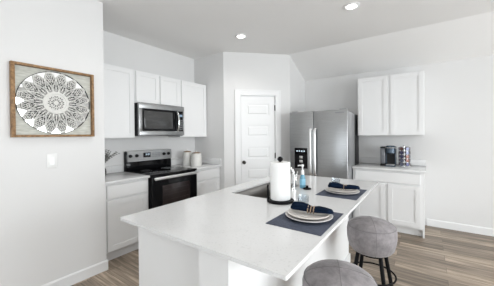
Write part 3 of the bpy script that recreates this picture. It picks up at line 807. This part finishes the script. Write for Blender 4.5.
# ------------------------------------------------------------------ coffee maker, pods
def coffee():
    cx_, cy_, z = 3.005, 2.60, .9142
    t = thing('coffee_maker', 'dark single-serve coffee maker on the worktop by the refrigerator', 'coffee maker', (cx_, cy_, z))
    x0, xm, x1 = 2.905, 2.975, 3.112
    b = MB(); b.box((xm, cy_ + .02, z), (x1, cy_ + .13, z + .30), .012, 3)
    b.box((xm, cy_ - .12, z), (x1, cy_ + .02, z + .022), .006)
    b.box((xm, cy_ - .03, z + .02), (xm + .012, cy_ + .03, z + .20), .003); b.box((x1 - .012, cy_ - .03, z + .02), (x1, cy_ + .03, z + .20), .003)
    b.out('body', M['slate'], t)
    h = MB(); mid = (xm + x1) / 2; rr = (x1 - xm) / 2
    h.lathe([(0, 0), (rr - .006, 0), (rr, .006), (rr, .085), (rr - .006, .105), (rr - .02, .117), (0, .120)], (mid, cy_ - .03, z + .200), 36)
    h.out('brew_head', M['slate'], t)
    lv = MB(); pts = [(mid - rr - .002, cy_ - .0, z + .265)] + [(mid + (rr + .006) * cos(a), cy_ - .03 + (rr + .006) * sin(a), z + .285) for a in [radians(180 + 18 * k) for k in range(11)]] + [(mid + rr + .002, cy_ - .0, z + .265)]
    lv.tube(pts, .0055, 8); lv.out('lid_handle', M['steelbar'], t)
    MB().box((xm + .013, cy_ + .008, z + .023), (x1 - .013, cy_ + .0195, z + .199)).out('cup_recess', M['blackplastic'], t)
    MB().lathe([(0, 0), (.016, 0), (.018, .02), (0, .02)], (mid, cy_ - .03, z + .179)).out('spout', M['blackplastic'], t)
    MB().box((xm + .012, cy_ - .115, z + .0225), (x1 - .012, cy_ - .01, z + .030), .002).out('drip_tray', M['steelbar'], t)
    MB().box((x0, cy_ - .06, z + .035), (xm - .003, cy_ + .12, z + .275), .014, 3).out('water_tank', M['tank'], t)
    w_ = MB(); w_.box((x0 - .002, cy_ - .064, z), (xm - .001, cy_ + .124, z + .034), .006)
    w_.out('tank_base', M['blackplastic'], t)
    MB().box((x0 - .002, cy_ - .064, z + .2755), (xm - .001, cy_ + .124, z + .298), .008, 3).out('tank_cap', M['blackplastic'], t)
    # carousel
    px, py = 3.222, 2.60
    c_ = thing('pod_carousel', 'wire coffee pod carousel right of the coffee maker', 'pod holder', (px, py, z))
    MB().lathe([(0, 0), (.082, 0), (.085, .003), (.082, .007), (0, .007)], (px, py, z), 40).out('base', M['chrome'], c_)
    MB().cyl((px, py, z + .007), .005, .305).lathe([(0, 0), (.012, .004), (.014, .014), (.008, .024), (0, .026)], (px, py, z + .308)).out('post', M['chrome'], c_)
    wr = MB(); NC = 6; TR = 5
    for k in range(NC):
        a = 2 * pi * (k + .5) / NC
        wr.tube([(px + .078 * cos(a), py + .078 * sin(a), z + .006), (px + .078 * cos(a), py + .078 * sin(a), z + .30), (px + .01 * cos(a), py + .01 * sin(a), z + .312)], .0018, 6)
    for j in range(TR):
        zz = z + .010 + j * .058
        wr.tube([(px + .076 * cos(2 * pi * i / 36), py + .076 * sin(2 * pi * i / 36), zz) for i in range(36)], .0016, 6, True)
    wr.out('wire_rack', M['chrome'], c_)
    cup = foil = None; n = 0
    cupme = {}
    for j in range(TR):
        for k in range(NC):
            a = 2 * pi * k / NC + .12
            zz = z + .040 + j * .0575
            kind = ('foilcopper', 'foilsilver', 'foildark')[(j * 2 + k * (1 + j % 2)) % 3]
            word = {'foilcopper': 'copper', 'foilsilver': 'silver', 'foildark': 'dark blue'}[kind]
            if kind not in cupme:
                m1 = MB(); m1.lathe([(0, 0), (.017, 0), (.019, .004), (.0235, .040), (.0235, .042), (0, .042)], seg=20)
                m2 = MB(); m2.lathe([(0, .0422), (.0258, .0422), (.0258, .0440), (.020, .0448), (0, .0448)], seg=20)
                o = m1.out('coffee_pod', M['pod']); l_ = m2.out('foil_lid', M[kind], o); cupme[kind] = o
            else: o = copy_tree(cupme[kind])
            tag(o, 'coffee pod with %s lid held in the wire carousel' % word, 'coffee pod', '%s-lidded pods in the carousel' % word)
            o.rotation_euler = (0, radians(90), a); o.location = (px + .032 * cos(a), py + .032 * sin(a), zz)
coffee()

# ------------------------------------------------------------------ canisters and vase
def canister(x, y, r, h, label):
    z = .9142
    t = thing('canister', label, 'canister', (x, y, z), 'canisters by the range')
    MB().lathe([(0, 0), (r * .93, 0), (r, .008), (r, h * .78), (r * .93, h * .88), (r * .80, h * .92), (0, h * .92)], (x, y, z), 40).out('jar', M['ceramic'], t)
    MB().lathe([(0, h * .921), (r * .84, h * .921), (r * .84, h * .95), (r * .55, h * .985), (r * .2, h), (0, h * 1.005)], (x, y, z), 40).out('lid', M['jarlid'], t)
    MB().lathe([(0, 0), (.010, 0), (.015, .012), (.010, .02), (0, .021)], (x, y, z + h * 1.004)).out('lid_knob', M['ceramic'], t)
canister(.215, .985, .078, .240, 'white ceramic canister at the back, half hidden by the front canister')
canister(.405, 1.010, .086, .225, 'white ceramic canister in front, nearer the worktop edge')
def vase():
    x, y, z = .185, -.372, .9142
    t = thing('potted_sprigs', 'dark vase of grey sprigs on the worktop left of the range', 'potted plant', (x, y, z))
    MB().lathe([(0, 0), (.035, 0), (.045, .01), (.052, .05), (.046, .09), (.030, .115), (.034, .125), (.030, .125), (.026, .115), (0, .11)], (x, y, z), 32).out('vase', M['black'], t)
    rnd = random.Random(11); s_ = MB(); lf = MB()
    for i in range(26):
        a = 2 * pi * i / 26 + rnd.uniform(-.2, .2); ln = rnd.uniform(.15, .25); sp = rnd.uniform(.55, 1.15)
        pts = []
        for k in range(9):
            u = k / 8; pts.append(Vector((x + cos(a) * sp * ln * u ** 1.2 * .8, y + sin(a) * sp * ln * u ** 1.2 * .8, z + .112 + ln * u * (1 - .25 * sp * u))))
        s_.tube(pts, .0014, 5)
        for k in range(2, 9):
            for sd in (-1, 1):
                p = pts[k]; d = (pts[k] - pts[k - 1]).normalized(); side = d.cross(Vector((0, 0, 1))).normalized() * sd
                q = (d * .5 + side + Vector((0, 0, rnd.uniform(-.2, .4)))).normalized(); n_ = q.cross(d).normalized()
                tb = bmesh.new(); L_ = rnd.uniform(.018, .028); W = .007; w2 = q.cross(n_).normalized() * W
                vs_ = [tb.verts.new(v) for v in (p, p + q * L_ * .45 + w2, p + q * L_, p + q * L_ * .45 - w2)]
                vt = [tb.verts.new(v + n_ * .0012) for v in (p, p + q * L_ * .45 + w2, p + q * L_, p + q * L_ * .45 - w2)]
                tb.faces.new(vs_); tb.faces.new(vt[::-1])
                for m_ in range(4): tb.faces.new((vs_[m_], vs_[(m_ + 1) % 4], vt[(m_ + 1) % 4], vt[m_]))
                lf._add(tb)
    s_.out('stems', M['stem'], t); lf.out('leaves', M['leaf'], t)
vase()

# ------------------------------------------------------------------ art, switch, outlet
def art():
    ya, yb, za, zb = -1.323, -.702, 1.413, 2.031; X0 = XW + .001; fw = .020; dp = .048
    t = thing('framed_wall_art', 'square brown-framed carved white medallion hanging on the left wall', 'wall art', (X0, (ya + yb) / 2, za))
    f = MB(); f.box((X0, ya, za), (X0 + dp, ya + fw + .006, zb), .002); f.box((X0, yb - fw, za), (X0 + dp, yb, zb), .002)
    f.box((X0, ya + fw + .006, za), (X0 + dp, yb - fw, za + fw), .002); f.box((X0, ya + fw + .006, zb - fw), (X0 + dp, yb - fw, zb), .002)
    f.out('picture_frame', M['artframe'], t)
    MB().box((X0, ya + fw, za + fw), (X0 + .008, yb - fw, zb - fw)).out('backing_board', M['artback'], t)
    cy_, cz = (ya + yb) / 2, (za + zb) / 2; R = .281; x = X0 + .009
    MB().lathe([(0, 0), (R, 0), (R, .003), (0, .003)], (x, cy_, cz), 72, 'x').out('mirror_disc', M['mirror'], t)
    mp = lambda r, a, w_: (x + w_, cy_ + r * cos(a), cz + r * sin(a))
    NL = 16
    def edge(a):
        u = (a * NL / (2 * pi)) % 1; tr = abs(2 * u - 1)       # 0 at lobe tip, 1 at notch
        return R * (.985 - .20 * max(0, (tr - .25) / .75) ** 1.05)
    NA, NR = 576, 56
    def sol(rn, a):
        u = (a * NL / (2 * pi)) % 1; v = 2 * u - 1
        if rn < .07: return True
        if rn < .15: return cos(a * 12) > .1 or rn > .135
        if rn < .17: return True
        if rn < .24: return cos(a * 24) > .15
        if rn < .40: return True
        if rn < .56:                                         # pointed arches
            p = (rn - .40) / .16; d = abs(abs(v) - (1 - p) * .95)
            if d < .11: return True
            return abs(v) < .42 * (1 - p) - .06 or (abs(v) > .85 and p > .5)
        if rn < .585: return cos(a * 48) > -.3
        p = (rn - .585) / .415                                # leafy petals with pierced dots
        e = abs(v)
        if p > .93: return True
        k = int(p * 7); pr = p * 7 - k
        vv = (v * (2.2 + .35 * k) + .5 * (k % 2)) % 1
        return not (.10 < pr < .86 and .14 < vv < .84 and e < .95)
    def plate_(z0, z1, fn, sc, name, m):
        tb = bmesh.new(); vd = {}
        def V(i, j, w_):
            k = (i % NA, j, w_)
            if j == 0: k = (0, 0, w_)
            if k not in vd:
                a = 2 * pi * i / NA; vd[k] = tb.verts.new(mp(edge(a) * sc * j / NR, a, w_))
            return vd[k]
        on = [[fn(((j + .5) / NR) , 2 * pi * (i + .5) / NA) for j in range(NR)] for i in range(NA)]
        for i in range(NA):
            for j in range(NR):
                if not on[i][j]: continue
                if j == 0:
                    if i % 1 == 0: tb.faces.new((V(i, 0, z1), V(i, 1, z1), V(i + 1, 1, z1)))
                    continue
                tb.faces.new((V(i, j, z1), V(i, j + 1, z1), V(i + 1, j + 1, z1), V(i + 1, j, z1)))
                if not on[i - 1][j]: tb.faces.new((V(i, j, z0), V(i, j + 1, z0), V(i, j + 1, z1), V(i, j, z1)))
                if not on[(i + 1) % NA][j]: tb.faces.new((V(i + 1, j, z1), V(i + 1, j + 1, z1), V(i + 1, j + 1, z0), V(i + 1, j, z0)))
                if j and not on[i][j - 1]: tb.faces.new((V(i, j, z1), V(i + 1, j, z1), V(i + 1, j, z0), V(i, j, z0)))
                if j == NR - 1 or not on[i][j + 1]: tb.faces.new((V(i, j + 1, z0), V(i + 1, j + 1, z0), V(i + 1, j + 1, z1), V(i, j + 1, z1)))
        bmesh.ops.recalc_face_normals(tb, faces=tb.faces[:])
        mb = MB(); mb._add(tb); return mb.out(name, m, t, smooth=0)
    plate_(.0035, .006, lambda r, a: True, .955, 'carving_ground', M['medaldark'])
    plate_(.006, .014, sol, 1., 'carved_medallion', M['medal'])
    # raised plain rings
    for r0, r1 in ((.275, .36),):
        MB().lathe([(R * r0, 0), (R * r1, 0), (R * (r1 - .01), .004), (R * (r0 + .01), .004), (R * r0, 0)], (x + .0142, cy_, cz), 72, 'x').out('raised_ring', M['medal'], t)
    MB().lathe([(R * .985, 0), (R * 1.0, 0), (R * 1.0, .008), (R * .985, .008), (R * .985, 0)], (x + .0035, cy_, cz), 96, 'x').out('rim_shadow', M['black'], t)  # black ring paints the shadow along the disc's edge
art()
def switch():
    y, z = -1.045, 1.197
    t = thing('light_switch', 'white rocker light switch on the wall below the carving', 'light switch', (XW, y, z))
    MB().box((XW + .001, y - .040, z - .064), (XW + .007, y + .040, z + .064), .003, 3).out('wall_plate', M['outlet'], t)
    MB().prism([(z - .034, .0072), (z + .034, .0072), (z + .034, .009), (z, .0095), (z - .034, .013)], y - .0165, y + .0165, lambda u, v, w_: (XW + v, w_, u)).out('rocker', M['white'], t, smooth=0)
switch()
# ------------------------------------------------------------------ recessed lights
def downlight(x, y, label, watts=11):
    t = thing('recessed_light', label, 'ceiling light', (x, y, ZC), 'round recessed ceiling lights')
    MB().lathe([(.052, 0), (.085, 0), (.086, -.004), (.060, -.012), (.052, -.004), (.052, 0)], (x, y, ZC - .0005), 48).out('trim_ring', M['white'], t)
    MB().lathe([(0, -.003), (.0515, -.003), (.0515, -.001), (0, -.001)], (x, y, ZC - .0005), 40).out('lens', M['lampglow'], t)
    l = bpy.data.lights.new('lamp_light', 'SPOT'); l.energy = watts; l.spot_size = radians(150); l.spot_blend = .9; l.shadow_soft_size = .09; l.color = (1, .98, .95)
    o = bpy.data.objects.new('lamp_light', l); COL.objects.link(o); o.parent = t; o.location = (0, 0, -.03)
downlight(1.355, .996, 'lit recessed light in the ceiling near the pantry corner', 20)
downlight(2.828, 1.049, 'lit recessed light in the ceiling above the island, at the top edge')
downlight(4.300, 1.049, 'added recessed light out of view, over the open floor right of the island')  # unseen lamp, added to brighten the worktops and floor
downlight(2.828, -1.250, 'added recessed light out of view, above the near end of the island')  # likewise added out of view, for more light on the worktops
downlight(4.300, -1.250, 'added recessed light out of view, in the ceiling behind the viewer')  # added fill lamp, no such fitting in view
downlight(1.700, -.700, 'added recessed light out of view, between the range and the near island end', 13)  # unseen lamp added to lift the dark base cabinets
